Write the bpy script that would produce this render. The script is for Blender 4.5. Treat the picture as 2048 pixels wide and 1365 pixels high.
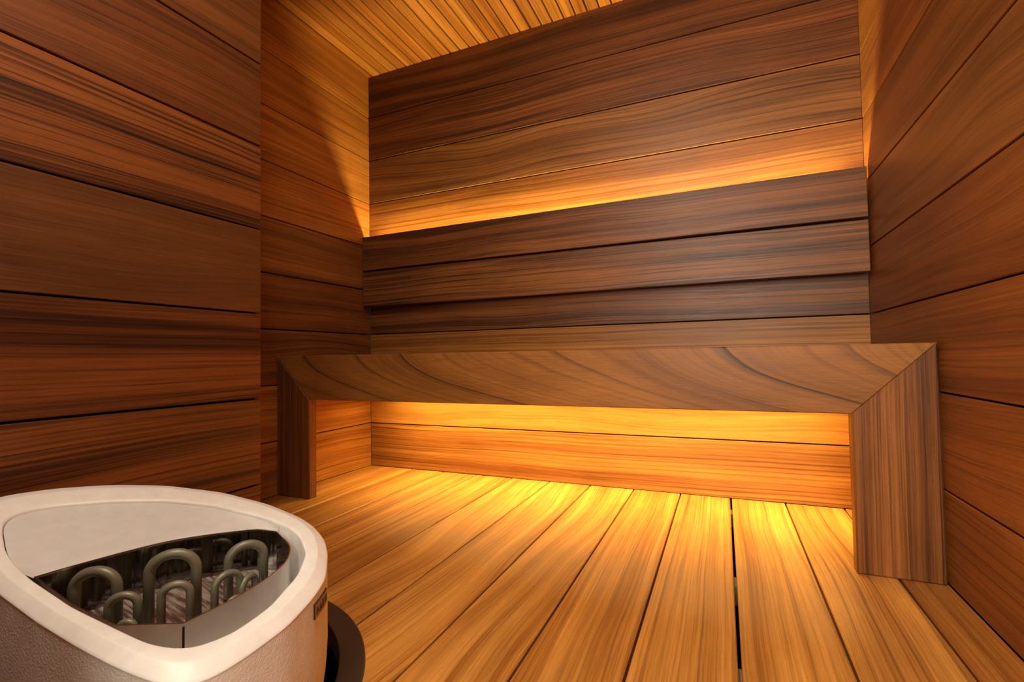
import bpy, bmesh, math, random
from mathutils import Vector, Matrix

for o in list(bpy.data.objects):
    bpy.data.objects.remove(o)
scene = bpy.context.scene
COL = scene.collection

# ------------------------------------------------------------------ camera
cam_d = bpy.data.cameras.new('camera')
cam = bpy.data.objects.new('camera', cam_d)
COL.objects.link(cam)
yaw, pitch, roll = -0.40973, 0.0328, -0.01637
fwd = Vector((math.sin(yaw)*math.cos(pitch), math.cos(yaw)*math.cos(pitch), math.sin(pitch)))
r0 = Vector((math.cos(yaw), -math.sin(yaw), 0))
u0 = r0.cross(fwd)
rt = math.cos(roll)*r0 + math.sin(roll)*u0
up = -math.sin(roll)*r0 + math.cos(roll)*u0
m = Matrix((rt, up, -fwd)).transposed().to_4x4()
m.translation = Vector((1.36147, -1.63838, 0.44219))
cam.matrix_world = m
cam_d.sensor_width = 36.0
cam_d.lens = 971.52/2048*36.0
cam_d.clip_start = 0.01
scene.camera = cam

# ------------------------------------------------------------------ world, view, lights
world = bpy.data.worlds.new('world')
scene.world = world
world.use_nodes = True
world.node_tree.nodes['Background'].inputs[0].default_value = (0.05, 0.045, 0.04, 1)
world.node_tree.nodes['Background'].inputs[1].default_value = 0.3
scene.view_settings.view_transform = 'Standard'
scene.view_settings.look = 'None'
scene.view_settings.gamma = 1.0
scene.view_settings.exposure = 0.0
scene.view_settings.use_curve_mapping = False

LED = (1.0, 0.73, 0.27)
FILL_LAMP = (1.0, 0.85, 0.68)

def area_light(name, loc, direction, sx, sy, power, color, spread=180, xaxis=None):
    d = bpy.data.lights.new(name, 'AREA')
    d.shape = 'RECTANGLE'; d.size = sx; d.size_y = sy
    d.energy = power; d.color = color; d.spread = math.radians(spread)
    o = bpy.data.objects.new(name, d); COL.objects.link(o)
    z = -Vector(direction).normalized()
    x = Vector(xaxis) if xaxis else Vector((1, 0, 0))
    y = z.cross(x).normalized(); x = y.cross(z).normalized()
    mm = Matrix((x, y, z)).transposed().to_4x4(); mm.translation = Vector(loc)
    o.matrix_world = mm
    return o

W, CEIL = 1.740, 1.660
# strip behind the backrest, washing the wall above it
area_light('backrest_strip_light', (W/2, -0.0135, 0.912), (0, -0.12, 1), 1.64, 0.010, 11.5, LED)
# strip under the bench seat near the wall
area_light('bench_strip_light', (0.925, -0.135, 0.408), (0, 0.06, -1), 1.50, 0.012, 14.5, LED, 124)
# unseen fill lamp added on the ceiling above the camera
area_light('added_fill_light', (1.12, -1.50, 1.636), (0, 0, -1), 0.24, 0.24, 15.0, FILL_LAMP)
# daylight of the next room behind the glass door
area_light('doorway_light', (1.36, -2.55, 1.0), (0.0, 1, -0.1), 0.55, 1.1, 45.0, (1.0, 0.86, 0.72))

# ------------------------------------------------------------------ helpers
def tag(o, label=None, cat=None, group=None, kind=None):
    if label: o['label'] = label
    if cat: o['category'] = cat
    if group: o['group'] = group
    if kind: o['kind'] = kind
    return o

def empty(name, loc):
    o = bpy.data.objects.new(name, None); COL.objects.link(o); o.location = loc
    return o

def link(name, me, mat=None, parent=None, smooth=False):
    o = bpy.data.objects.new(name, me); COL.objects.link(o)
    if mat: me.materials.append(mat)
    if parent:
        o.parent = parent
        bpy.context.view_layer.update()
        o.matrix_parent_inverse = parent.matrix_world.inverted()
    if smooth:
        for p in me.polygons: p.use_smooth = True
    return o

class NT:
    def __init__(s, name):
        s.m = bpy.data.materials.new(name); s.m.use_nodes = True
        s.t = s.m.node_tree; s.t.nodes.clear()
        s.out = s.t.nodes.new('ShaderNodeOutputMaterial')
    def n(s, typ, **kw):
        nd = s.t.nodes.new(typ)
        for k, v in kw.items(): setattr(nd, k, v)
        return nd
    def put(s, sock, v):
        if hasattr(v, 'is_linked') or isinstance(v, bpy.types.NodeSocket): s.t.links.new(v, sock)
        else: sock.default_value = v
    def math(s, op, a, b=0.0, c=0.0, clamp=False):
        nd = s.n('ShaderNodeMath', operation=op, use_clamp=clamp)
        s.put(nd.inputs[0], a); s.put(nd.inputs[1], b); s.put(nd.inputs[2], c)
        return nd.outputs[0]
    def comb(s, x, y, z=0.0):
        nd = s.n('ShaderNodeCombineXYZ')
        s.put(nd.inputs[0], x); s.put(nd.inputs[1], y); s.put(nd.inputs[2], z)
        return nd.outputs[0]
    def noise(s, vec, scale=1.0, detail=2.0, rough=0.5, dist=0.0):
        nd = s.n('ShaderNodeTexNoise'); s.put(nd.inputs['Vector'], vec)
        nd.inputs['Scale'].default_value = scale; nd.inputs['Detail'].default_value = detail
        nd.inputs['Roughness'].default_value = rough; nd.inputs['Distortion'].default_value = dist
        return nd.outputs[0]
    def mapr(s, v, a, b, c, d, smooth=False):
        nd = s.n('ShaderNodeMapRange')
        if smooth: nd.interpolation_type = 'SMOOTHSTEP'
        s.put(nd.inputs[0], v)
        for i, q in zip((1, 2, 3, 4), (a, b, c, d)): s.put(nd.inputs[i], q)
        return nd.outputs[0]
    def mix(s, f, a, b, mode='MIX'):
        nd = s.n('ShaderNodeMix', data_type='RGBA', blend_type=mode)
        s.put(nd.inputs[0], f)
        s.put(nd.inputs[6], a if not isinstance(a, tuple) else (*a, 1)[:4])
        s.put(nd.inputs[7], b if not isinstance(b, tuple) else (*b, 1)[:4])
        return nd.outputs[2]

def wood_material(name='thermo_wood'):
    t = NT(name)
    uvn = t.n('ShaderNodeUVMap', uv_map='uv')
    sx = t.n('ShaderNodeSeparateXYZ'); t.t.links.new(uvn.outputs[0], sx.inputs[0])
    A = t.n('ShaderNodeAttribute', attribute_name='ba'); B = t.n('ShaderNodeAttribute', attribute_name='bb')
    sa = t.n('ShaderNodeSeparateXYZ'); t.t.links.new(A.outputs['Vector'], sa.inputs[0])
    sb = t.n('ShaderNodeSeparateXYZ'); t.t.links.new(B.outputs['Vector'], sb.inputs[0])
    C = t.n('ShaderNodeAttribute', attribute_name='bc')
    sc = t.n('ShaderNodeSeparateXYZ'); t.t.links.new(C.outputs['Vector'], sc.inputs[0])
    cont = sc.outputs[0]
    U0, V = sx.outputs[0], sx.outputs[1]
    seed, dark, fig = sa.outputs[0], sa.outputs[1], sa.outputs[2]
    freq, line, red = sb.outputs[0], sb.outputs[1], sb.outputs[2]
    U = t.math('ADD', U0, t.math('MULTIPLY', seed, 7.31))
    # slow wander of the grain
    w1 = t.noise(t.comb(t.math('MULTIPLY', U, 1.3), t.math('MULTIPLY', V, 2.6), seed), 1, 1.0, 0.4)
    w2 = t.noise(t.comb(t.math('MULTIPLY', U, 5.0), t.math('MULTIPLY', V, 14.0), seed), 1, 1.0, 0.5)
    r = t.math('ADD', V, t.math('MULTIPLY', t.math('SUBTRACT', w1, 0.5), fig))
    r = t.math('SUBTRACT', r, t.math('MULTIPLY', t.math('MULTIPLY', V, V), sc.outputs[1]))
    r = t.math('ADD', r, t.math('MULTIPLY', U0, sc.outputs[2]))
    r = t.math('ADD', r, t.math('MULTIPLY', t.math('SUBTRACT', w2, 0.5), 0.004))
    # broad colour bands
    band = t.noise(t.comb(t.math('MULTIPLY', U, 0.35), t.math('MULTIPLY', r, 21.0), seed), 1, 3.0, 0.6)
    fine = t.noise(t.comb(t.math('MULTIPLY', U, 1.6), t.math('MULTIPLY', r, 230.0), seed), 1, 3.0, 0.65)
    # growth rings: a slow darkening with an abrupt end
    tt = t.math('ADD', t.math('MULTIPLY', r, freq), t.math('MULTIPLY', band, t.math('MULTIPLY', t.math('MINIMUM', cont, 1.0), 1.6)))
    saw = t.math('FRACT', tt)
    up_ = t.math('POWER', saw, t.math('ADD', 3.5, t.math('DIVIDE', 170.0, freq)))
    dn = t.mapr(saw, 0.95, 1.0, 1.0, 0.0, True)
    lat = t.math('MULTIPLY', up_, dn)
    idn = t.math('FLOOR', tt)
    lamp = t.noise(t.comb(t.math('MULTIPLY', idn, 3.7), t.math('MULTIPLY', U, 0.8), seed), 1, 1.0, 0.5)
    lamp = t.mapr(lamp, 0.35, 0.68, 0.15, 1.25)
    lin = t.math('MULTIPLY', t.math('MULTIPLY', lat, lamp), line, clamp=True)
    lin = t.math('MULTIPLY', lin, 1.25, clamp=True)
    # fibres and pores
    fib = t.noise(t.comb(t.math('MULTIPLY', U, 14.0), t.math('MULTIPLY', V, 620.0), seed), 1, 2.0, 0.6)
    por = t.noise(t.comb(t.math('MULTIPLY', U, 95.0), t.math('MULTIPLY', V, 1100.0), seed), 1, 1.0, 0.5)
    por = t.mapr(por, 0.66, 0.78, 0.0, 0.45)
    blot = t.noise(t.comb(t.math('MULTIPLY', U, 3.0), t.math('MULTIPLY', V, 9.0), seed), 1, 3.0, 0.55)
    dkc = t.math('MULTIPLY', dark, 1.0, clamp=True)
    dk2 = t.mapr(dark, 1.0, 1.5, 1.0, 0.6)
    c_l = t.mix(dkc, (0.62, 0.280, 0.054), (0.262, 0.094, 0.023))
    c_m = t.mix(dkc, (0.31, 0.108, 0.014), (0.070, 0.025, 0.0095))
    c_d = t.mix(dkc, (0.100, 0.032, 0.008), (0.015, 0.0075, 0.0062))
    bm = t.math('ADD', t.math('MULTIPLY', band, 0.62), t.math('MULTIPLY', fine, 0.38))
    bandf = t.math('ADD', 0.5, t.math('MULTIPLY', t.mapr(bm, 0.38, 0.62, -0.5, 0.5), cont), clamp=True)
    col = t.mix(bandf, c_l, c_m)
    col = t.mix(t.math('MULTIPLY', t.mapr(fine, 0.55, 0.72, 0.0, 0.5), t.math('MULTIPLY', cont, line)), col, c_d)
    col = t.mix(lin, col, c_d)
    col = t.mix(por, col, c_d)
    redc = t.mix(1.0, col, (1.05, 0.80, 0.62), 'MULTIPLY')
    col = t.mix(red, col, redc)
    sh = t.math('ADD', t.mapr(fib, 0.3, 0.7, 0.84, 1.13), t.mapr(blot, 0.3, 0.7, -0.16, 0.16))
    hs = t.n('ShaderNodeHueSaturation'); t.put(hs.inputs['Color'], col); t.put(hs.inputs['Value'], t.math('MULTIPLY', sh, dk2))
    bs = t.n('ShaderNodeBsdfPrincipled')
    t.put(bs.inputs['Base Color'], hs.outputs[0])
    t.put(bs.inputs['Roughness'], t.mapr(fib, 0.3, 0.7, 0.34, 0.50))
    bs.inputs['Specular IOR Level'].default_value = 0.35
    bp = t.n('ShaderNodeBump'); bp.inputs['Strength'].default_value = 0.22; bp.inputs['Distance'].default_value = 0.0006
    t.put(bp.inputs['Height'], t.math('SUBTRACT', fib, t.math('MULTIPLY', lin, 0.5)))
    t.t.links.new(bp.outputs[0], bs.inputs['Normal'])
    t.t.links.new(bs.outputs[0], t.out.inputs[0])
    return t.m

def plain(name, col, rough=0.5, metal=0.0, bump=None, spec=0.5, emis=None):
    t = NT(name)
    bs = t.n('ShaderNodeBsdfPrincipled')
    bs.inputs['Base Color'].default_value = (*col, 1)
    bs.inputs['Roughness'].default_value = rough; bs.inputs['Metallic'].default_value = metal
    bs.inputs['Specular IOR Level'].default_value = spec
    tc = t.n('ShaderNodeTexCoord')
    nz = t.noise(tc.outputs['Object'], 60, 3, 0.6)
    c = t.mix(t.mapr(nz, 0.3, 0.7, 0.0, 1.0), tuple(x*0.94 for x in col), tuple(min(1, x*1.04) for x in col))
    t.put(bs.inputs['Base Color'], c)
    if bump:
        sc, st, di = bump
        b = t.n('ShaderNodeBump'); b.inputs['Strength'].default_value = st; b.inputs['Distance'].default_value = di
        t.put(b.inputs['Height'], t.noise(tc.outputs['Object'], sc, 3, 0.65))
        t.t.links.new(b.outputs[0], bs.inputs['Normal'])
    if emis:
        bs.inputs['Emission Color'].default_value = (*emis[0], 1); bs.inputs['Emission Strength'].default_value = emis[1]
    t.t.links.new(bs.outputs[0], t.out.inputs[0])
    return t.m

WOOD = wood_material()
BACK = plain('dark_backing', (0.02, 0.011, 0.006), 0.9, spec=0.1)

class Boards:
    """collects separate boards (chamfered boxes with grain coordinates) into one mesh"""
    def __init__(s):
        s.bm = bmesh.new()
        s.uv = s.bm.loops.layers.uv.new('uv')
        s.a = s.bm.loops.layers.float_vector.new('ba')
        s.b = s.bm.loops.layers.float_vector.new('bb')
        s.c = s.bm.loops.layers.float_vector.new('bc')
    def add(s, poly, u, n, depth, par, ch=0.0012, uv0=None, slope=0.0, curve=0.0):
        """poly: convex outline of the visible face (anticlockwise seen from the front),
        u: grain direction, n: face normal, depth: thickness behind the face"""
        u = Vector(u).normalized(); n = Vector(n).normalized(); v = n.cross(u)
        P = [Vector(p) for p in poly]
        c = sum(P, Vector())/len(P)
        o = Vector(uv0) if uv0 else P[0]
        N = len(P)
        ins = []
        for i in range(N):
            a, b_, d = P[i-1], P[i], P[(i+1) % N]
            e1 = (b_-a).normalized(); e2 = (d-b_).normalized()
            n1 = n.cross(e1); n2 = n.cross(e2)
            k = 1+n1.dot(n2)
            ins.append(b_+(n1+n2)*(ch/k))
        rings = [[s.bm.verts.new(p) for p in ins],
                 [s.bm.verts.new(p-n*ch) for p in P],
                 [s.bm.verts.new(p-n*depth) for p in P]]
        fs = [s.bm.faces.new(rings[0])]
        for q in (0, 1):
            for i in range(N):
                j = (i+1) % N
                fs.append(s.bm.faces.new((rings[q][j], rings[q][i], rings[q+1][i], rings[q+1][j])))
        fs.append(s.bm.faces.new(rings[2][::-1]))
        seed, dark, fig, freq, line, red, cont = par if len(par) > 6 else (*par, 1.0)
        for f in fs:
            for l in f.loops:
                d = l.vert.co-o
                l[s.uv].uv = (d.dot(u), d.dot(v)-d.dot(n))
                l[s.a] = (seed, dark, fig); l[s.b] = (freq, line, red); l[s.c] = (cont, curve, slope)
    def rect(s, o, u, v, lu, lv, depth, par, ch=0.0012):
        o = Vector(o); u = Vector(u).normalized(); v = Vector(v).normalized()
        s.add([o, o+u*lu, o+u*lu+v*lv, o+v*lv], u, u.cross(v), depth, par, ch)
    def build(s, name, parent=None, mat=None):
        me = bpy.data.meshes.new(name); s.bm.to_mesh(me); s.bm.free()
        return link(name, me, mat or WOOD, parent)

def box(name, lo, hi, mat, parent=None, bev=0.0):
    bm = bmesh.new(); bmesh.ops.create_cube(bm, size=1)
    for v in bm.verts:
        v.co = Vector([(lo[i]+hi[i])/2+v.co[i]*(hi[i]-lo[i]) for i in range(3)])
    if bev: bmesh.ops.bevel(bm, geom=list(bm.edges), offset=bev, segments=2, affect='EDGES', profile=0.6)
    me = bpy.data.meshes.new(name); bm.to_mesh(me); bm.free()
    return link(name, me, mat, parent)

rnd = random.Random(5)
def par(seed=None, dark=0.2, fig=0.05, freq=55, line=0.6, red=0.3, cont=1.0):
    return (seed if seed is not None else round(rnd.uniform(0, 90), 2), dark, fig, freq, line, red, cont)

Z = [0.0] + [0.176+0.185*k for k in range(8)] + [CEIL]
G = 0.0018                                   # half of a joint
TH = 0.018

# ------------------------------------------------------------------ the room
def wall(name, o, u, length, specs, zs=Z, out=None):
    """horizontal boards stacked from the floor; o start on the floor, u along"""
    b = Boards()
    n = Vector(u).cross(Vector((0, 0, 1)))
    for i in range(len(zs)-1):
        if zs[i+1]-zs[i] < 0.01: continue
        sp = specs[i % len(specs)]
        off = n*(out[i] if out else 0.0)
        p = Vector(o)+Vector((0, 0, zs[i]+(G if i else 0)))+off
        b.rect(p, u, (0, 0, 1), length, zs[i+1]-zs[i]-(2*G if i else G), TH, sp)
    w = b.build(name)
    tag(w, kind='structure')
    q0 = Vector(o)-n*TH; q1 = q0+Vector(u)*length-n*0.03
    lo = [min(q0[i], q1[i]) for i in range(3)]; hi = [max(q0[i], q1[i]) for i in range(3)]
    hi[2] = zs[-1]; lo[2] = -0.5
    box('backing', lo, hi, BACK, w)
    return w

# params: seed, dark, fig(ure), freq (rings per metre), line strength, red
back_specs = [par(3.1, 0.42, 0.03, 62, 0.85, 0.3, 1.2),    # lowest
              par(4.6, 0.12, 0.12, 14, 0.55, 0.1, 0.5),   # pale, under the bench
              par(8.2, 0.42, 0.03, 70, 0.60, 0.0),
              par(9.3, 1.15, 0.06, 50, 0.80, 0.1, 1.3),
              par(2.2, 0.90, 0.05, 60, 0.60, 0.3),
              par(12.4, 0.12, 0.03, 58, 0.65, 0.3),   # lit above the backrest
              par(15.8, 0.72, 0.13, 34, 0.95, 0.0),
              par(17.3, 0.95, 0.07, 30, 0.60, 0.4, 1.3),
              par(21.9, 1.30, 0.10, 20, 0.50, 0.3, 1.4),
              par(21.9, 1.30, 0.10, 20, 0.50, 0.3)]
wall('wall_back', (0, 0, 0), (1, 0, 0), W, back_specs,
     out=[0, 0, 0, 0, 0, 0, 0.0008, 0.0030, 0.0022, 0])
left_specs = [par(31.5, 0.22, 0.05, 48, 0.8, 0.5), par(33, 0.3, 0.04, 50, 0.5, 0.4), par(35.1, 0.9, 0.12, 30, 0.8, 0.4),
              par(37.7, 0.9, 0.05, 40, 0.5, 0.4), par(39.9, 0.7, 0.05, 50, 0.5, 0.3), par(41.2, 0.3, 0.04, 60, 0.7, 0.5),  # middle boards darkened: shade of the niche put into their tone
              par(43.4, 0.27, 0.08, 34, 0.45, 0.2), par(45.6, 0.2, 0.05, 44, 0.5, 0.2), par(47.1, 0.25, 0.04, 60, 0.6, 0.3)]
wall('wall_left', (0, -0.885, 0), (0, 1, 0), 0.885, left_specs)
right_specs = [par(51.2, 0.67, 0.04, 52, 0.65, 0.6, 0.65), par(53.3, 0.71, 0.06, 40, 0.6, 0.7, 0.65), par(55.6, 0.71, 0.05, 45, 0.55, 0.7, 0.65),
               par(57.1, 0.77, 0.12, 20, 0.35, 0.8, 0.65), par(59.9, 0.79, 0.18, 18, 0.4, 0.2, 0.65), par(61.2, 0.73, 0.14, 15, 0.3, 0.4, 0.65),
               par(63.3, 0.65, 0.07, 34, 0.35, 0.4, 0.65), par(65.5, 0.52, 0.05, 30, 0.35, 0.2, 0.65), par(67.7, 0.49, 0.07, 30, 0.35, 0.2, 0.65)]
wall('wall_right', (W, 0, 0), (0, -1, 0), 1.73, right_specs)
XB, YB = 0.437, -0.885
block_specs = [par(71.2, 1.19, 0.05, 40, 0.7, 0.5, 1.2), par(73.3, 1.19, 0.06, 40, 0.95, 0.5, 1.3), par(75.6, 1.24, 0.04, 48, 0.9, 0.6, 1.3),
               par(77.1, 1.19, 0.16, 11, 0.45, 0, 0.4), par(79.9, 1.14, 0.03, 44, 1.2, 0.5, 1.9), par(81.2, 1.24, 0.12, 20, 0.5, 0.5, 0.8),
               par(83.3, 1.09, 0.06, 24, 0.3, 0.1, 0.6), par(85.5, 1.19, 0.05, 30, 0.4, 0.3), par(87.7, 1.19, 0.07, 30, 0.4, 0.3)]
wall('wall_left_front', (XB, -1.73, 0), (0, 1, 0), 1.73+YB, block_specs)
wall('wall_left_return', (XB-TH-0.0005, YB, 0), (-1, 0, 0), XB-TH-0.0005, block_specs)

# front wall with a glass door, behind the camera
DX0, DX1, DZ = 1.03, 1.715, 1.56
fw = Boards()
for i in range(len(Z)-1):
    if Z[i+1]-Z[i] < 0.01: continue
    sp = right_specs[(i*2) % 9]
    z0, z1 = Z[i]+G, Z[i+1]-G
    if z0 > DZ:
        fw.rect((W, -1.73, z0), (-1, 0, 0), (0, 0, 1), W-XB, z1-z0, TH, sp)
    else:
        z1b = min(z1, DZ) if z1 > DZ else z1
        fw.rect((W, -1.73, z0), (-1, 0, 0), (0, 0, 1), W-DX1, z1b-z0, TH, sp)
        fw.rect((DX0, -1.73, z0), (-1, 0, 0), (0, 0, 1), DX0-XB, z1b-z0, TH, sp)
        if z1 > DZ: fw.rect((W, -1.73, DZ+G), (-1, 0, 0), (0, 0, 1), W-XB, z1-DZ-G, TH, sp)
fwo = fw.build('wall_front'); tag(fwo, kind='structure')
FRAME = plain('dark_frame', (0.06, 0.035, 0.02), 0.5)
gl = NT('door_glass')
g1 = gl.n('ShaderNodeBsdfTransparent'); g1.inputs[0].default_value = (0.93, 0.95, 0.94, 1)
g2 = gl.n('ShaderNodeBsdfGlossy'); g2.inputs['Roughness'].default_value = 0.02
gm = gl.n('ShaderNodeMixShader'); gm.inputs[0].default_value = 0.08
gl.t.links.new(g1.outputs[0], gm.inputs[1]); gl.t.links.new(g2.outputs[0], gm.inputs[2]); gl.t.links.new(gm.outputs[0], gl.out.inputs[0])
door = Boards()
for a, b_ in (((DX1, DZ-0.05), (DX1-DX0, 0.05)), ((DX1, 0.0), (DX1-DX0, 0.05))):
    door.rect((a[0], -1.735, a[1]), (-1, 0, 0), (0, 0, 1), b_[0], b_[1], 0.03, par(5, 0.5))
door.rect((DX1, -1.735, 0.05), (-1, 0, 0), (0, 0, 1), 0.03, DZ-0.1, 0.03, par(6, 0.5))
door.rect((DX0+0.03, -1.735, 0.05), (-1, 0, 0), (0, 0, 1), 0.03, DZ-0.1, 0.03, par(7, 0.5))
d1 = door.build('door_1'); tag(d1, kind='structure')
box('glass_pane', (DX0+0.03, -1.758, 0.05), (DX1-0.03, -1.750, DZ-0.05), gl.m, d1)

# ceiling: narrow slats running towards the back wall
cb = Boards()
x = 0.0231-0.0425
crnd = random.Random(11)
while x < W:
    x0 = max(x+0.0028, 0.001); x1 = min(x+0.0425-0.0028, W-0.001)
    if x1-x0 > 0.006:
        dk = crnd.choice([0.02, 0.04, 0.05, 0.1, 0.22])
        cb.rect((x1, -1.73, CEIL), (0, 1, 0), (-1, 0, 0), 1.728, x1-x0, 0.012,
                (crnd.uniform(0, 90), dk, crnd.uniform(0.01, 0.05), crnd.uniform(30, 90), crnd.uniform(0.2, 0.7), crnd.uniform(0, 0.5)), 0.0014)
    x += 0.0425
ce = cb.build('ceiling'); tag(ce, kind='structure')
box('backing', (0, -1.73, CEIL+0.012), (W, 0, CEIL+0.05), BACK, ce)

# floor: wide boards running towards the back wall
fb = Boards()
xs = [-0.0867+0.14571*i for i in range(13)]
xs = [0.0]+[0.05899+0.14571*i for i in range(12)]+[W]
floor_specs = [par(1.2, 0.10, 0.05, 40, 0.6, 0.1), par(2.3, 0.06, 0.06, 42, 0.5, 0.0), par(3.7, 0.10, 0.05, 60, 0.6, 0.1),
               par(5.1, 0.12, 0.03, 60, 0.7, 0.2), par(6.6, 0.02, 0.10, 24, 0.35, 0.0), par(7.9, 0.0, 0.22, 24, 0.40, 0.0),
               par(9.4, 0.02, 0.20, 26, 0.40, 0.0), par(10.8, 0.02, 0.16, 26, 0.35, 0.0), par(12.5, 0.05, 0.05, 34, 0.45, 0.1),
               par(13.9, 0.03, 0.04, 44, 0.6, 0.1), par(15.2, 0.0, 0.06, 40, 0.55, 0.0), par(16.8, 0.06, 0.07, 34, 0.8, 0.0),
               par(18.4, 0.30, 0.12, 22, 0.6, 0.4)]
for i in range(len(xs)-1):
    a, b_ = xs[i], xs[i+1]
    g0 = 0.0026 if i == 10 else 0.0019
    g1_ = 0.0026 if i == 9 else 0.0019
    a += 0.001 if i == 0 else g0; b_ -= 0.001 if i == len(xs)-2 else g1_
    fb.rect((b_, -1.73, 0), (0, 1, 0), (-1, 0, 0), 1.728, b_-a, 0.022, floor_specs[i], 0.0016)
floor_o = fb.build('floor'); tag(floor_o, kind='structure')

# ---- heater outline, shared by the floor opening
TILT, HZ0 = 0.25, 0.19
def ztop(x, off=0.0): return HZ0+off-TILT*(x-0.85)
OUT = [(0.4899, -1.3187), (0.5, -1.2655), (0.5251, -1.2106), (0.5671, -1.1574), (0.6313, -1.1127), (0.704, -1.088),
       (0.7642, -1.0825), (0.798, -1.088), (0.8329, -1.1036), (0.8608, -1.1262), (0.8979, -1.168), (0.9146, -1.2037),
       (0.9299, -1.2543), (0.9345, -1.3013), (0.9350, -1.3298), (0.9320, -1.3509), (0.9204, -1.3640), (0.8969, -1.3733),
       (0.8601, -1.3815), (0.8169, -1.3878), (0.766, -1.393), (0.7037, -1.3959), (0.62, -1.394), (0.55, -1.386), (0.507, -1.362)]
INN = [(0.8305, -1.3626), (0.8695, -1.3558), (0.8917, -1.345), (0.9018, -1.3341), (0.9095, -1.3026), (0.9032, -1.2547),
       (0.8803, -1.196), (0.8516, -1.1548), (0.812, -1.130), (0.7861, -1.1246), (0.7376, -1.1318), (0.6733, -1.1567),
       (0.6251, -1.1923), (0.588, -1.2424), (0.5648, -1.2932), (0.5583, -1.3300), (0.5792, -1.3493), (0.6399, -1.3685),
       (0.6746, -1.3739), (0.7111, -1.3750), (0.7778, -1.3713)]
HC = (0.745, -1.265)
def polar(pts, n=160, sm=3):
    """radius of a star-shaped outline at n equal angles about HC, smoothed"""
    out = []
    for k in range(n):
        th = 2*math.pi*k/n; dx, dy = math.cos(th), math.sin(th); best = None
        for i in range(len(pts)):
            ax, ay = pts[i-1][0]-HC[0], pts[i-1][1]-HC[1]; bx, by = pts[i][0]-HC[0], pts[i][1]-HC[1]
            ex, ey = bx-ax, by-ay; den = dx*ey-dy*ex
            if abs(den) < 1e-12: continue
            t = (ax*ey-ay*ex)/den; q = (ax*dy-ay*dx)/den
            if t > 0 and -1e-9 <= q <= 1+1e-9: best = t
        out.append(best)
    for _ in range(sm): out = [(out[i-1]+2*out[i]+out[(i+1) % n])/4 for i in range(n)]
    return out
NR = 160
RO, RI = polar(OUT), polar(INN)
def ring_xy(R, k, add=0.0, mul=1.0):
    th = 2*math.pi*k/NR
    return (HC[0]+(R[k]*mul+add)*math.cos(th), HC[1]+(R[k]*mul+add)*math.sin(th))

# collar outline around the opening
CC = (0.611, -1.27)
def collar_r(th, r):
    d = math.degrees(th)
    if d > 180: d -= 360
    g = 0.0
    if d < 20: g = min(1.0, (20-d)/35.0)
    if d < -90: g = 1.0
    g = g*g*(3-2*g)
    return r+0.065*g
def collar_pt(k, r, n=128):
    th = 2*math.pi*k/n
    rr = collar_r(th, r)
    return (max(XB+0.001, CC[0]+rr*math.cos(th)), CC[1]+rr*math.sin(th))
bm = bmesh.new()
lay = (bm.loops.layers.uv.new('uv'), bm.loops.layers.float_vector.new('ba'), bm.loops.layers.float_vector.new('bb'), bm.loops.layers.float_vector.new('bc'))
lo = []; hi = []
for k in range(128):
    th = 2*math.pi*k/128; rr = collar_r(th, 0.312)
    x_, y_ = CC[0]+rr*math.cos(th), CC[1]+rr*math.sin(th)
    lo.append(bm.verts.new((x_, y_, -0.1))); hi.append(bm.verts.new((x_, y_, 0.1)))
bm.faces.new(lo[::-1]); bm.faces.new(hi)
for k in range(128): bm.faces.new((lo[k], lo[(k+1) % 128], hi[(k+1) % 128], hi[k]))
for f in bm.faces:
    for l in f.loops: l[lay[1]] = (1, 0.3, 0.05); l[lay[2]] = (40, 0.4, 0.1); l[lay[3]] = (1, 0, 0)
cme = bpy.data.meshes.new('cutter'); bm.to_mesh(cme); bm.free(); cme.materials.append(WOOD)
cut = bpy.data.objects.new('cutter', cme); COL.objects.link(cut)
md = floor_o.modifiers.new('opening', 'BOOLEAN'); md.operation = 'DIFFERENCE'; md.object = cut; md.solver = 'EXACT'
bpy.context.view_layer.update()
dg = bpy.context.evaluated_depsgraph_get()
nme = bpy.data.meshes.new_from_object(floor_o.evaluated_get(dg), preserve_all_data_layers=True, depsgraph=dg)
floor_o.modifiers.clear(); floor_o.data = nme; nme.name = 'floor'
bpy.data.objects.remove(cut)
# joists and the dark space under the boards
JO = plain('joist_wood', (0.30, 0.20, 0.10), 0.7)
for y in (-0.065, -0.54, -0.86):
    box('joist', (0.0 if y > -0.85 else 0.0, y-0.022, -0.06), (W, y+0.022, -0.0225), JO, floor_o)
box('subfloor', (0, -1.73, -0.50), (W, 0, -0.47), BACK, floor_o)

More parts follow.
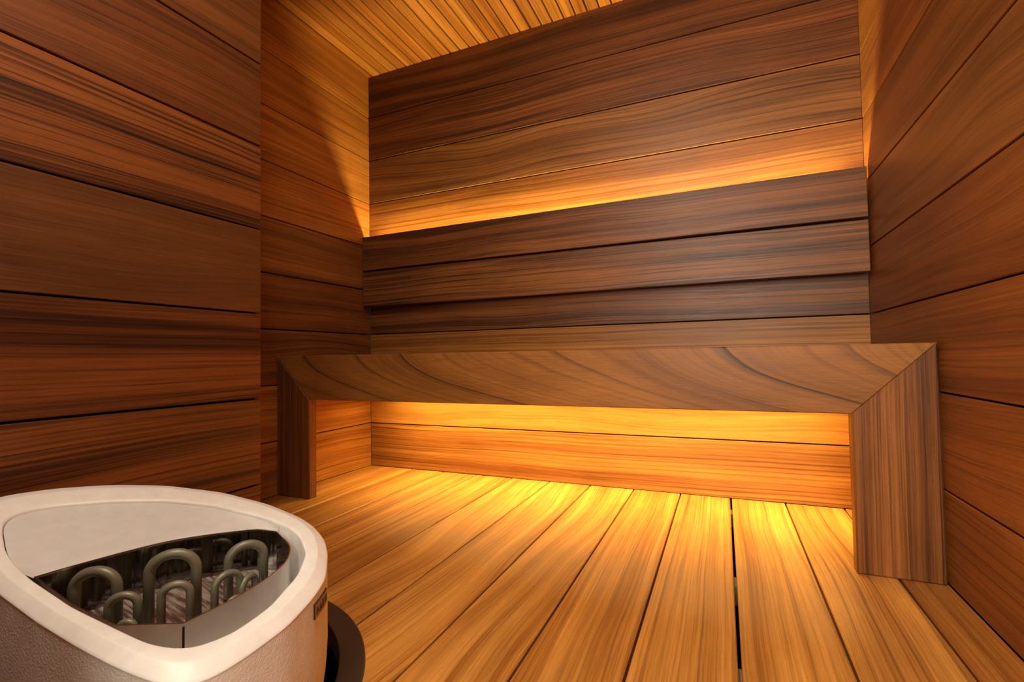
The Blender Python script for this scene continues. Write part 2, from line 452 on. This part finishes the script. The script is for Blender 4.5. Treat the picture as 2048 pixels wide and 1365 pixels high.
# ------------------------------------------------------------------ bench
YF, BX0, BX1, BT, BU, LW, PT = -0.4700, 0.0015, 1.7355, 0.4565, 0.3165, 0.1415, 0.030
bench = empty('bench', (W/2, -0.24, 0))
tag(bench, 'dark brown wooden wall-to-wall bench with mitred front frame, lit from beneath', 'bench')
b = Boards()
b.add([(BX0+LW, YF, BU), (BX1-LW, YF, BU), (BX1, YF, BT), (BX0, YF, BT)], (1, 0, 0), (0, -1, 0), PT,
      par(27.7, 0.58, 0.085, 23, 1.15, 0.15, 0.40), 0.002, uv0=(0, YF, BU), slope=0.21, curve=2.9)
b.build('front_panel', bench)
for side in (0, 1):
    b = Boards()
    if side == 0:
        P = [(BX0, YF, 0), (BX0+LW, YF, 0), (BX0+LW, YF, BU), (BX0, YF, BT)]
        pr = par(28.1, 1.0, 0.03, 40, 0.7, 0.2)  # darker than the right leg: niche shade put into the wood tone
    else:
        P = [(BX1-LW, YF, 0), (BX1, YF, 0), (BX1, YF, BT), (BX1-LW, YF, BU)]
        pr = par(26.3, 0.78, 0.020, 44, 1.0, 0.4)
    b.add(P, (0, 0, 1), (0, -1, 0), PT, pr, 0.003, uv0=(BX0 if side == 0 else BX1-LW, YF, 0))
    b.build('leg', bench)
b = Boards()
ys = [-0.439+0.1085*i for i in range(5)]
for i in range(4):
    b.rect((BX0, ys[i]+0.001, BT-0.002), (1, 0, 0), (0, 1, 0), BX1-BX0, 0.1085-0.004, 0.026, par(None, 0.3, 0.06, 40, 0.6, 0.3), 0.002)
b.build('seat', bench)
for x_ in (0.25, W/2, W-0.25):
    box('seat_support', (x_-0.02, -0.439, BT-0.0705), (x_+0.02, -0.16, BT-0.0285), JO, bench)

# ------------------------------------------------------------------ backrest
back = empty('backrest', (W/2, -0.045, 0.65))
tag(back, 'dark wooden backrest of two wide boards mounted on the back wall above the bench', 'backrest')
BK0, BK1 = 0.004, W-0.006
for z0, z1, yy, pr in ((0.8085, 0.9475, -0.0505, par(90.4, 0.95, 0.07, 40, 0.70, 0.3, 1.3)),
                       (0.6580, 0.8012, -0.0505, par(92.8, 0.95, 0.05, 44, 0.95, 0.1, 1.7))):
    b = Boards()
    b.rect((BK0, yy, z0), (1, 0, 0), (0, 0, 1), BK1-BK0, z1-z0, 0.018, pr, 0.0018)
    b.build('backrest_board', back)
for x_ in (0.22, 0.87, 1.52):
    box('mounting_batten', (x_-0.02, -0.0322, 0.675), (x_+0.02, -0.001, 0.875), BACK, back)

# ------------------------------------------------------------------ light fittings
PL = plain('strip_diffuser', (0.9, 0.85, 0.75), 0.4, emis=(LED, 2.0))
AL = plain('aluminium', (0.6, 0.6, 0.6), 0.35, 1.0)
st = empty('led_strip', (W/2, -0.0135, 0.895))
tag(st, 'thin warm light strip hidden behind the top edge of the backrest', 'light strip', 'warm light strips')
box('channel', (0.04, -0.0215, 0.895), (W-0.04, -0.0055, 0.905), AL, st)
box('diffuser', (0.045, -0.0195, 0.905), (W-0.045, -0.0075, 0.909), PL, st)
st = empty('led_strip', (W/2, -0.135, 0.428))
tag(st, 'thin warm light strip fixed under the bench seat close to the wall', 'light strip', 'warm light strips')
box('channel', (0.16, -0.144, 0.417), (W-0.05, -0.126, 0.4275), AL, st)
box('diffuser', (0.165, -0.142, 0.412), (W-0.055, -0.128, 0.417), PL, st)
cl = empty('added_fill_lamp', (1.12, -1.50, CEIL))  # unseen fixture built to house the added fill light
tag(cl, 'unseen square white ceiling lamp added as fill light near the doorway', 'lamp')
WH = plain('fill_lamp_white', (0.8, 0.8, 0.8), 0.5)
box('fill_lamp_frame', (0.98, -1.64, 1.645), (1.26, -1.36, CEIL-0.0005), WH, cl, 0.003)
box('fill_lamp_diffuser', (1.00, -1.62, 1.640), (1.24, -1.38, 1.6448), plain('fill_lamp_glow', (0.9, 0.9, 0.9), 0.5, emis=(FILL_LAMP, 3.0)), cl)

# ------------------------------------------------------------------ heater
STONE = plain('cast_white_shell', (0.86, 0.84, 0.80), 0.55, bump=(360, 0.6, 0.0011))
RIMM = plain('smooth_white_rim', (0.88, 0.855, 0.80), 0.42, bump=(90, 0.08, 0.0006))
STEEL = plain('polished_steel', (0.74, 0.70, 0.67), 0.17, 1.0)
ELEM = plain('element_sheath', (0.20, 0.19, 0.125), 0.45, 0.25)
heater = empty('sauna_heater', (HC[0], HC[1], -0.47))
tag(heater, 'white cast sauna heater with rounded rim and exposed heating coils in the left foreground', 'heater')

def loft(name, rings, mat, closed_top=False, closed_bottom=False, parent=heater, smooth=True):
    bm = bmesh.new()
    vs = [[bm.verts.new(p) for p in r] for r in rings]
    n = len(vs[0])
    for a, c in zip(vs[:-1], vs[1:]):
        for i in range(n):
            j = (i+1) % n
            bm.faces.new((a[i], a[j], c[j], c[i]))
    if closed_bottom: bm.faces.new(vs[0][::-1])
    if closed_top: bm.faces.new(vs[-1])
    bmesh.ops.recalc_face_normals(bm, faces=list(bm.faces))
    me = bpy.data.meshes.new(name); bm.to_mesh(me); bm.free()
    return link(name, me, mat, parent, smooth)
def rr(R, add, off=None, z=None, mul=1.0):
    out = []
    for k in range(NR):
        x_, y_ = ring_xy(R, k, add, mul)
        out.append((x_, y_, z if z is not None else ztop(x_, off)))
    return out
def blend(R1, R2, f, off):
    out = []
    for k in range(NR):
        a = ring_xy(R1, k); c = ring_xy(R2, k)
        x_, y_ = a[0]*(1-f)+c[0]*f, a[1]*(1-f)+c[1]*f
        out.append((x_, y_, ztop(x_, off)))
    return out
# shell
loft('shell', [rr(RO, -0.030, z=-0.469), rr(RO, -0.026, z=-0.10), rr(RO, -0.020, z=-0.03), rr(RO, -0.012, z=0.0), rr(RO, -0.005, z=0.025),
               rr(RO, -0.0015, z=0.05), rr(RO, 0, z=0.075), rr(RO, 0, off=-0.05), rr(RO, 0, off=-0.0105)], STONE, closed_bottom=True)
# rim
loft('rim', [rr(RO, 0.0, off=-0.0104), rr(RO, 0.0003, off=-0.0100), rr(RO, 0.0, off=-0.0088), blend(RO, RI, 0.06, -0.0074), blend(RO, RI, 0.40, -0.0006), blend(RO, RI, 0.43, -0.0002), blend(RO, RI, 0.47, 0.0), blend(RO, RI, 0.88, 0.0),
             blend(RO, RI, 0.95, -0.0004), blend(RO, RI, 0.985, -0.0012), rr(RI, 0, off=-0.003), rr(RI, -0.001, off=-0.014), rr(RI, -0.002, off=-0.085)], RIMM)
loft('inner_base', [rr(RI, -0.001, off=-0.086), rr(RI, -0.05, off=-0.086)], STONE, closed_top=True, smooth=False)

# cover plate on the wall side
FAR = [(0.6905, -1.3652), (0.6924, -1.3381), (0.6958, -1.3084), (0.7, -1.276), (0.7068, -1.2415), (0.7173, -1.2114),
       (0.7309, -1.1806), (0.75, -1.1455), (0.7709, -1.1108)]
LIN = FAR[:-1]+[(0.7709, -1.1300), (0.8037, -1.1400), (0.8211, -1.1520), (0.8366, -1.1730), (0.846, -1.1982), (0.8519, -1.2276),
       (0.8544, -1.252), (0.855, -1.2762), (0.8546, -1.2962), (0.8545, -1.3146), (0.8144, -1.3542), (0.7608, -1.3635)]
FAR = FAR[:-1]+[(0.7709, -1.1285)]
plate = []
k0 = max(range(NR), key=lambda k: -((ring_xy(RI, k)[0]-0.775)**2+(ring_xy(RI, k)[1]+1.125)**2))
k1 = max(range(NR), key=lambda k: -((ring_xy(RI, k)[0]-0.688)**2+(ring_xy(RI, k)[1]+1.374)**2))
k = k0
while True:
    plate.append(ring_xy(RI, k, -0.0012))
    if k == k1: break
    k = (k+1) % NR
def resample(P, n):
    P = [Vector(p) for p in P]; L = [0.0]
    for a, c in zip(P[:-1], P[1:]): L.append(L[-1]+(c-a).length)
    out = []
    for i in range(n):
        t = L[-1]*i/(n-1); q = 0
        while q < len(P)-2 and L[q+1] < t: q += 1
        out.append(P[q]+(P[q+1]-P[q])*((t-L[q])/max(1e-9, L[q+1]-L[q])))
    return out
pa, pb = resample(plate, 60), resample(FAR[::-1], 60)
bm = bmesh.new(); rows = []
for q in range(9):
    f_ = q/8
    rows.append([bm.verts.new((a.x*(1-f_)+c.x*f_, a.y*(1-f_)+c.y*f_, ztop(a.x*(1-f_)+c.x*f_, -0.0045-0.0075*f_))) for a, c in zip(pa, pb)])
rows.append([bm.verts.new((c.x, c.y, ztop(c.x, -0.016))) for c in pb])
for a, c in zip(rows[:-1], rows[1:]):
    for i in range(59): bm.faces.new((a[i], a[i+1], c[i+1], c[i]))
bmesh.ops.recalc_face_normals(bm, faces=list(bm.faces))
if sum(f.normal.z for f in bm.faces) < 0: bmesh.ops.reverse_faces(bm, faces=list(bm.faces))
me = bpy.data.meshes.new('cover_plate'); bm.to_mesh(me); bm.free()
cp = link('cover_plate', me, plain('shade_tinted_plate', (0.68, 0.665, 0.63), 0.5, bump=(90, 0.06, 0.0005)), heater, True)  # greyer tint paints in the shading of the plate's slope

# steel liner
def offset_poly(P, d):
    n = len(P); out = []
    ar = sum(P[i-1][0]*P[i][1]-P[i][0]*P[i-1][1] for i in range(n))
    s = 1 if ar > 0 else -1
    for i in range(n):
        a, b_, c = Vector(P[i-1]), Vector(P[i]), Vector(P[(i+1) % n])
        e1 = (b_-a).normalized(); e2 = (c-b_).normalized()
        n1 = Vector((e1.y, -e1.x))*s; n2 = Vector((e2.y, -e2.x))*s
        k_ = max(0.35, 1+n1.dot(n2))
        q = b_+(n1+n2)*(d/k_); out.append((q.x, q.y))
    return out
def catmull(P, m):
    out = []
    for i in range(len(P)-1):
        a, b_, c, d = P[max(i-1, 0)], P[i], P[i+1], P[min(i+2, len(P)-1)]
        for q in range(m):
            t = q/m
            out.append(tuple(0.5*(2*b_[k]+(c[k]-a[k])*t+(2*a[k]-5*b_[k]+4*c[k]-d[k])*t*t+(3*b_[k]-a[k]-3*c[k]+d[k])*t**3) for k in (0, 1)))
    return out
iA = 8; iB = LIN.index((0.8545, -1.3146))
L0 = catmull(LIN[:iA+1], 3)+catmull(LIN[iA:iB+1], 5)+[LIN[iB]]+LIN[iB+1:]
L1 = offset_poly(L0, -0.0015)
def lz(P, off): return [(p[0], p[1], ztop(p[0], off)) for p in P]
liner = loft('steel_liner', [lz(L0, -0.082), lz(L0, -0.0115), lz(L0, -0.0105), lz(L1, -0.0105), lz(L1, -0.0125)], STEEL, smooth=False)
DSTEEL = plain('reflection_dark_steel', (0.36, 0.33, 0.31), 0.06, 1.0)  # darker copy of the steel: dark reflections put into the base colour
loft('liner_wall', [lz(L1, -0.0124), lz(L1, -0.067)], DSTEEL, parent=liner, smooth=False)
bmq = bmesh.new(); bmq.faces.new([bmq.verts.new(p) for p in lz(L1, -0.0660)]); bmq.normal_update()
if bmq.faces[:][0].normal.z < 0: bmesh.ops.reverse_faces(bmq, faces=list(bmq.faces))
meq = bpy.data.meshes.new('liner_floor'); bmq.to_mesh(meq); bmq.free()
fl_t = NT('streaked_steel')
fb_ = fl_t.n('ShaderNodeBsdfPrincipled'); tcq = fl_t.n('ShaderNodeTexCoord'); mp = fl_t.n('ShaderNodeMapping')
mp.inputs['Scale'].default_value = (30, 260, 30); mp.inputs['Rotation'].default_value = (0, 0, 0.75)
fl_t.t.links.new(tcq.outputs['Object'], mp.inputs[0])
nq = fl_t.noise(mp.outputs[0], 1.0, 4, 0.65)
fl_t.put(fb_.inputs['Base Color'], fl_t.mix(fl_t.mapr(nq, 0.42, 0.6, 0, 1), (0.16, 0.11, 0.09), (0.62, 0.55, 0.50)))  # dark and pale streaks in the steel's base colour
fb_.inputs['Roughness'].default_value = 0.38; fb_.inputs['Metallic'].default_value = 0.7
fl_t.t.links.new(fb_.outputs[0], fl_t.out.inputs[0])
link('liner_floor', meq, fl_t.m, liner)
p0 = Vector((0.8545, -1.3146))
q_ = bmesh.new()
dv = Vector((0.7, -0.7))
for zz in (-0.0135, -0.075):
    for a_, b_ in ((-0.0009, 0.0003), (0.0009, 0.0003), (0.0009, -0.0015), (-0.0009, -0.0015)):
        px_ = p0+Vector((0.7, 0.7))*a_+dv*(b_+0.0006)
        q_.verts.new((px_.x, px_.y, ztop(p0.x, zz)))
q_.verts.ensure_lookup_table(); V8 = q_.verts[:]
for idx in ((0, 1, 2, 3), (4, 5, 6, 7), (0, 1, 5, 4), (1, 2, 6, 5), (2, 3, 7, 6), (3, 0, 4, 7)): q_.faces.new([V8[i_] for i_ in idx])
bmesh.ops.recalc_face_normals(q_, faces=list(q_.faces))
me = bpy.data.meshes.new('seam'); q_.to_mesh(me); q_.free(); link('seam', me, BACK, liner)
# heating elements: hairpin tubes
def tube(name, pts, r, mat, parent, seg=12):
    bm = bmesh.new(); rings = []
    n = len(pts)
    P = [Vector(p) for p in pts]
    side = (P[-1]-P[0]).cross(Vector((0, 0, 1))).normalized()
    for i in range(n):
        tg = (P[min(i+1, n-1)]-P[max(i-1, 0)]).normalized()
        b1 = side; b2 = tg.cross(b1).normalized()
        rings.append([bm.verts.new(P[i]+(b1*math.cos(a)+b2*math.sin(a))*r) for a in [2*math.pi*q/seg for q in range(seg)]])
    for a, c in zip(rings[:-1], rings[1:]):
        for i in range(seg): bm.faces.new((a[i], a[(i+1) % seg], c[(i+1) % seg], c[i]))
    bm.faces.new(rings[0][::-1]); bm.faces.new(rings[-1])
    bmesh.ops.recalc_face_normals(bm, faces=list(bm.faces))
    me = bpy.data.meshes.new(name); bm.to_mesh(me); bm.free()
    return link(name, me, mat, parent, True)
LOOPS = [(0.7063, -1.3376, 0.7426, -1.3155, 0.217), (0.7661, -1.2965, 0.7971, -1.2638, 0.2269), (0.7798, -1.2112, 0.7986, -1.1756, 0.2074),
         (0.7549, -1.3298, 0.7746, -1.3123, 0.1957), (0.795, -1.3005, 0.8126, -1.2807, 0.2009), (0.805, -1.2472, 0.8093, -1.2183, 0.1893),
         (0.8129, -1.2177, 0.8078, -1.1956, 0.1749), (0.7784, -1.3317, 0.7896, -1.3239, 0.175), (0.8200, -1.2417, 0.8220, -1.2257, 0.1632),
         (0.7373, -1.3455, 0.7523, -1.3400, 0.1803)]
for x0, y0, x1, y1, zt in LOOPS:
    A = Vector((x0, y0, ztop(x0, -0.064))); B = Vector((x1, y1, ztop(x1, -0.064)))
    rt_ = 0.0042
    d = (B-A); d.z = 0; wd = d.length; d.normalize()
    half = wd/2
    tz = zt-rt_*0.5
    pts = [A.copy()]
    c = (A+B)/2
    ar = min(half, 0.02)
    zc_ = tz-half*0.85
    for q in range(17):
        a = math.pi*(1-q/16)
        pts.append(Vector((c.x, c.y, zc_))+d*math.cos(a)*half+Vector((0, 0, 1))*math.sin(a)*half*0.85)
    pts.append(B.copy())
    tube('heating_element', pts, 0.0056 if wd > 0.035 else (0.0042 if wd > 0.02 else 0.0034), ELEM, heater)

# name plate wrapped on the side of the shell
COPPER = plain('copper_plate', (0.42, 0.20, 0.13), 0.35, 0.6)
DARK = plain('dark_enamel', (0.02, 0.014, 0.012), 0.5)
def side_point(s, R=RO):
    """point s metres along the outline from the badge centre, with outward normal"""
    pts = [Vector(ring_xy(R, k)) for k in range(NR)]
    c = Vector((0.9068, -1.1860))
    i = min(range(NR), key=lambda k: (pts[k]-c).length)
    stp = 1 if s > 0 else -1; rem = abs(s); p = pts[i]
    while True:
        q = pts[(i+stp) % NR]; L = (q-p).length
        if rem <= L: p = p+(q-p)*(rem/L); break
        rem -= L; p = q; i = (i+stp) % NR
    tg = (pts[(i+1) % NR]-pts[i-1]).normalized()
    return p, Vector((tg.y, -tg.x))
def bent_slab(name, s0, s1, z0, z1, d0, d1, mat, parent, n=16):
    bm = bmesh.new(); rows = []
    for i in range(n+1):
        s = s0+(s1-s0)*i/n; p, nn = side_point(s)
        a = p+nn*d0; c = p+nn*d1
        rows.append([bm.verts.new((a.x, a.y, z0)), bm.verts.new((c.x, c.y, z0)), bm.verts.new((c.x, c.y, z1)), bm.verts.new((a.x, a.y, z1))])
    for a, c in zip(rows[:-1], rows[1:]):
        for i in range(4): bm.faces.new((a[i], a[(i+1) % 4], c[(i+1) % 4], c[i]))
    bm.faces.new(rows[0][::-1]); bm.faces.new(rows[-1])
    bmesh.ops.recalc_face_normals(bm, faces=list(bm.faces))
    me = bpy.data.meshes.new(name); bm.to_mesh(me); bm.free()
    return link(name, me, mat, parent)
BZ0, BZ1 = 0.1385, 0.1560
badge = bent_slab('name_plate', -0.0215, 0.0215, BZ0, BZ1, -0.0005, 0.0016, DARK, heater)
bent_slab('plate_face', -0.0202, 0.0202, BZ0+0.0010, BZ1-0.0010, 0.0015, 0.0020, COPPER, badge)
fc = bpy.data.curves.new('lettering', 'FONT'); fc.body = 'NARVI'; fc.size = 0.0150; fc.extrude = 0.0003; fc.space_character = 1.35
fc.align_x = 'CENTER'; fc.align_y = 'CENTER'
fo = bpy.data.objects.new('lettering_tmp', fc); COL.objects.link(fo)
bpy.context.view_layer.update()
tm = bpy.data.meshes.new_from_object(fo.evaluated_get(bpy.context.evaluated_depsgraph_get()))
bpy.data.objects.remove(fo)
xsx = [v.co.x for v in tm.vertices]; mx = (max(xsx)+min(xsx))/2; hw = (max(xsx)-min(xsx))/2
ysx = [v.co.y for v in tm.vertices]; my = (max(ysx)+min(ysx))/2
for v in tm.vertices:
    s = (v.co.x-mx)/hw*0.0168
    p, nn = side_point(s)
    q = p+nn*(0.0022+v.co.z)
    v.co = (q.x, q.y, (BZ0+BZ1)/2+(v.co.y-my)*0.95)
link('lettering', tm, DARK, badge)

# ------------------------------------------------------------------ collar on the floor around the opening
COLM = plain('brown_collar', (0.048, 0.031, 0.018), 0.42, 0.2, bump=(500, 0.1, 0.0003))
bm = bmesh.new(); n = 128
R4 = []
for r, z in ((0.295, -0.001), (0.295, 0.0020), (0.2965, 0.0028), (0.330, 0.0028), (0.3315, 0.0018), (0.3315, 0.0003)):
    R4.append([bm.verts.new((*collar_pt(k, r), z)) for k in range(n)])
R4.insert(0, [bm.verts.new((*collar_pt(k, 0.2935), -0.03)) for k in range(n)])
for a, c in zip(R4[:-1], R4[1:]):
    for i in range(n): bm.faces.new((a[i], a[(i+1) % n], c[(i+1) % n], c[i]))
bmesh.ops.recalc_face_normals(bm, faces=list(bm.faces))
me = bpy.data.meshes.new('floor_collar'); bm.to_mesh(me); bm.free()
fcol = link('floor_collar', me, COLM)
for f in fcol.data.polygons: f.use_smooth = False
tag(fcol, 'dark brown curved collar lying on the floor boards around the base of the white heater', 'collar')
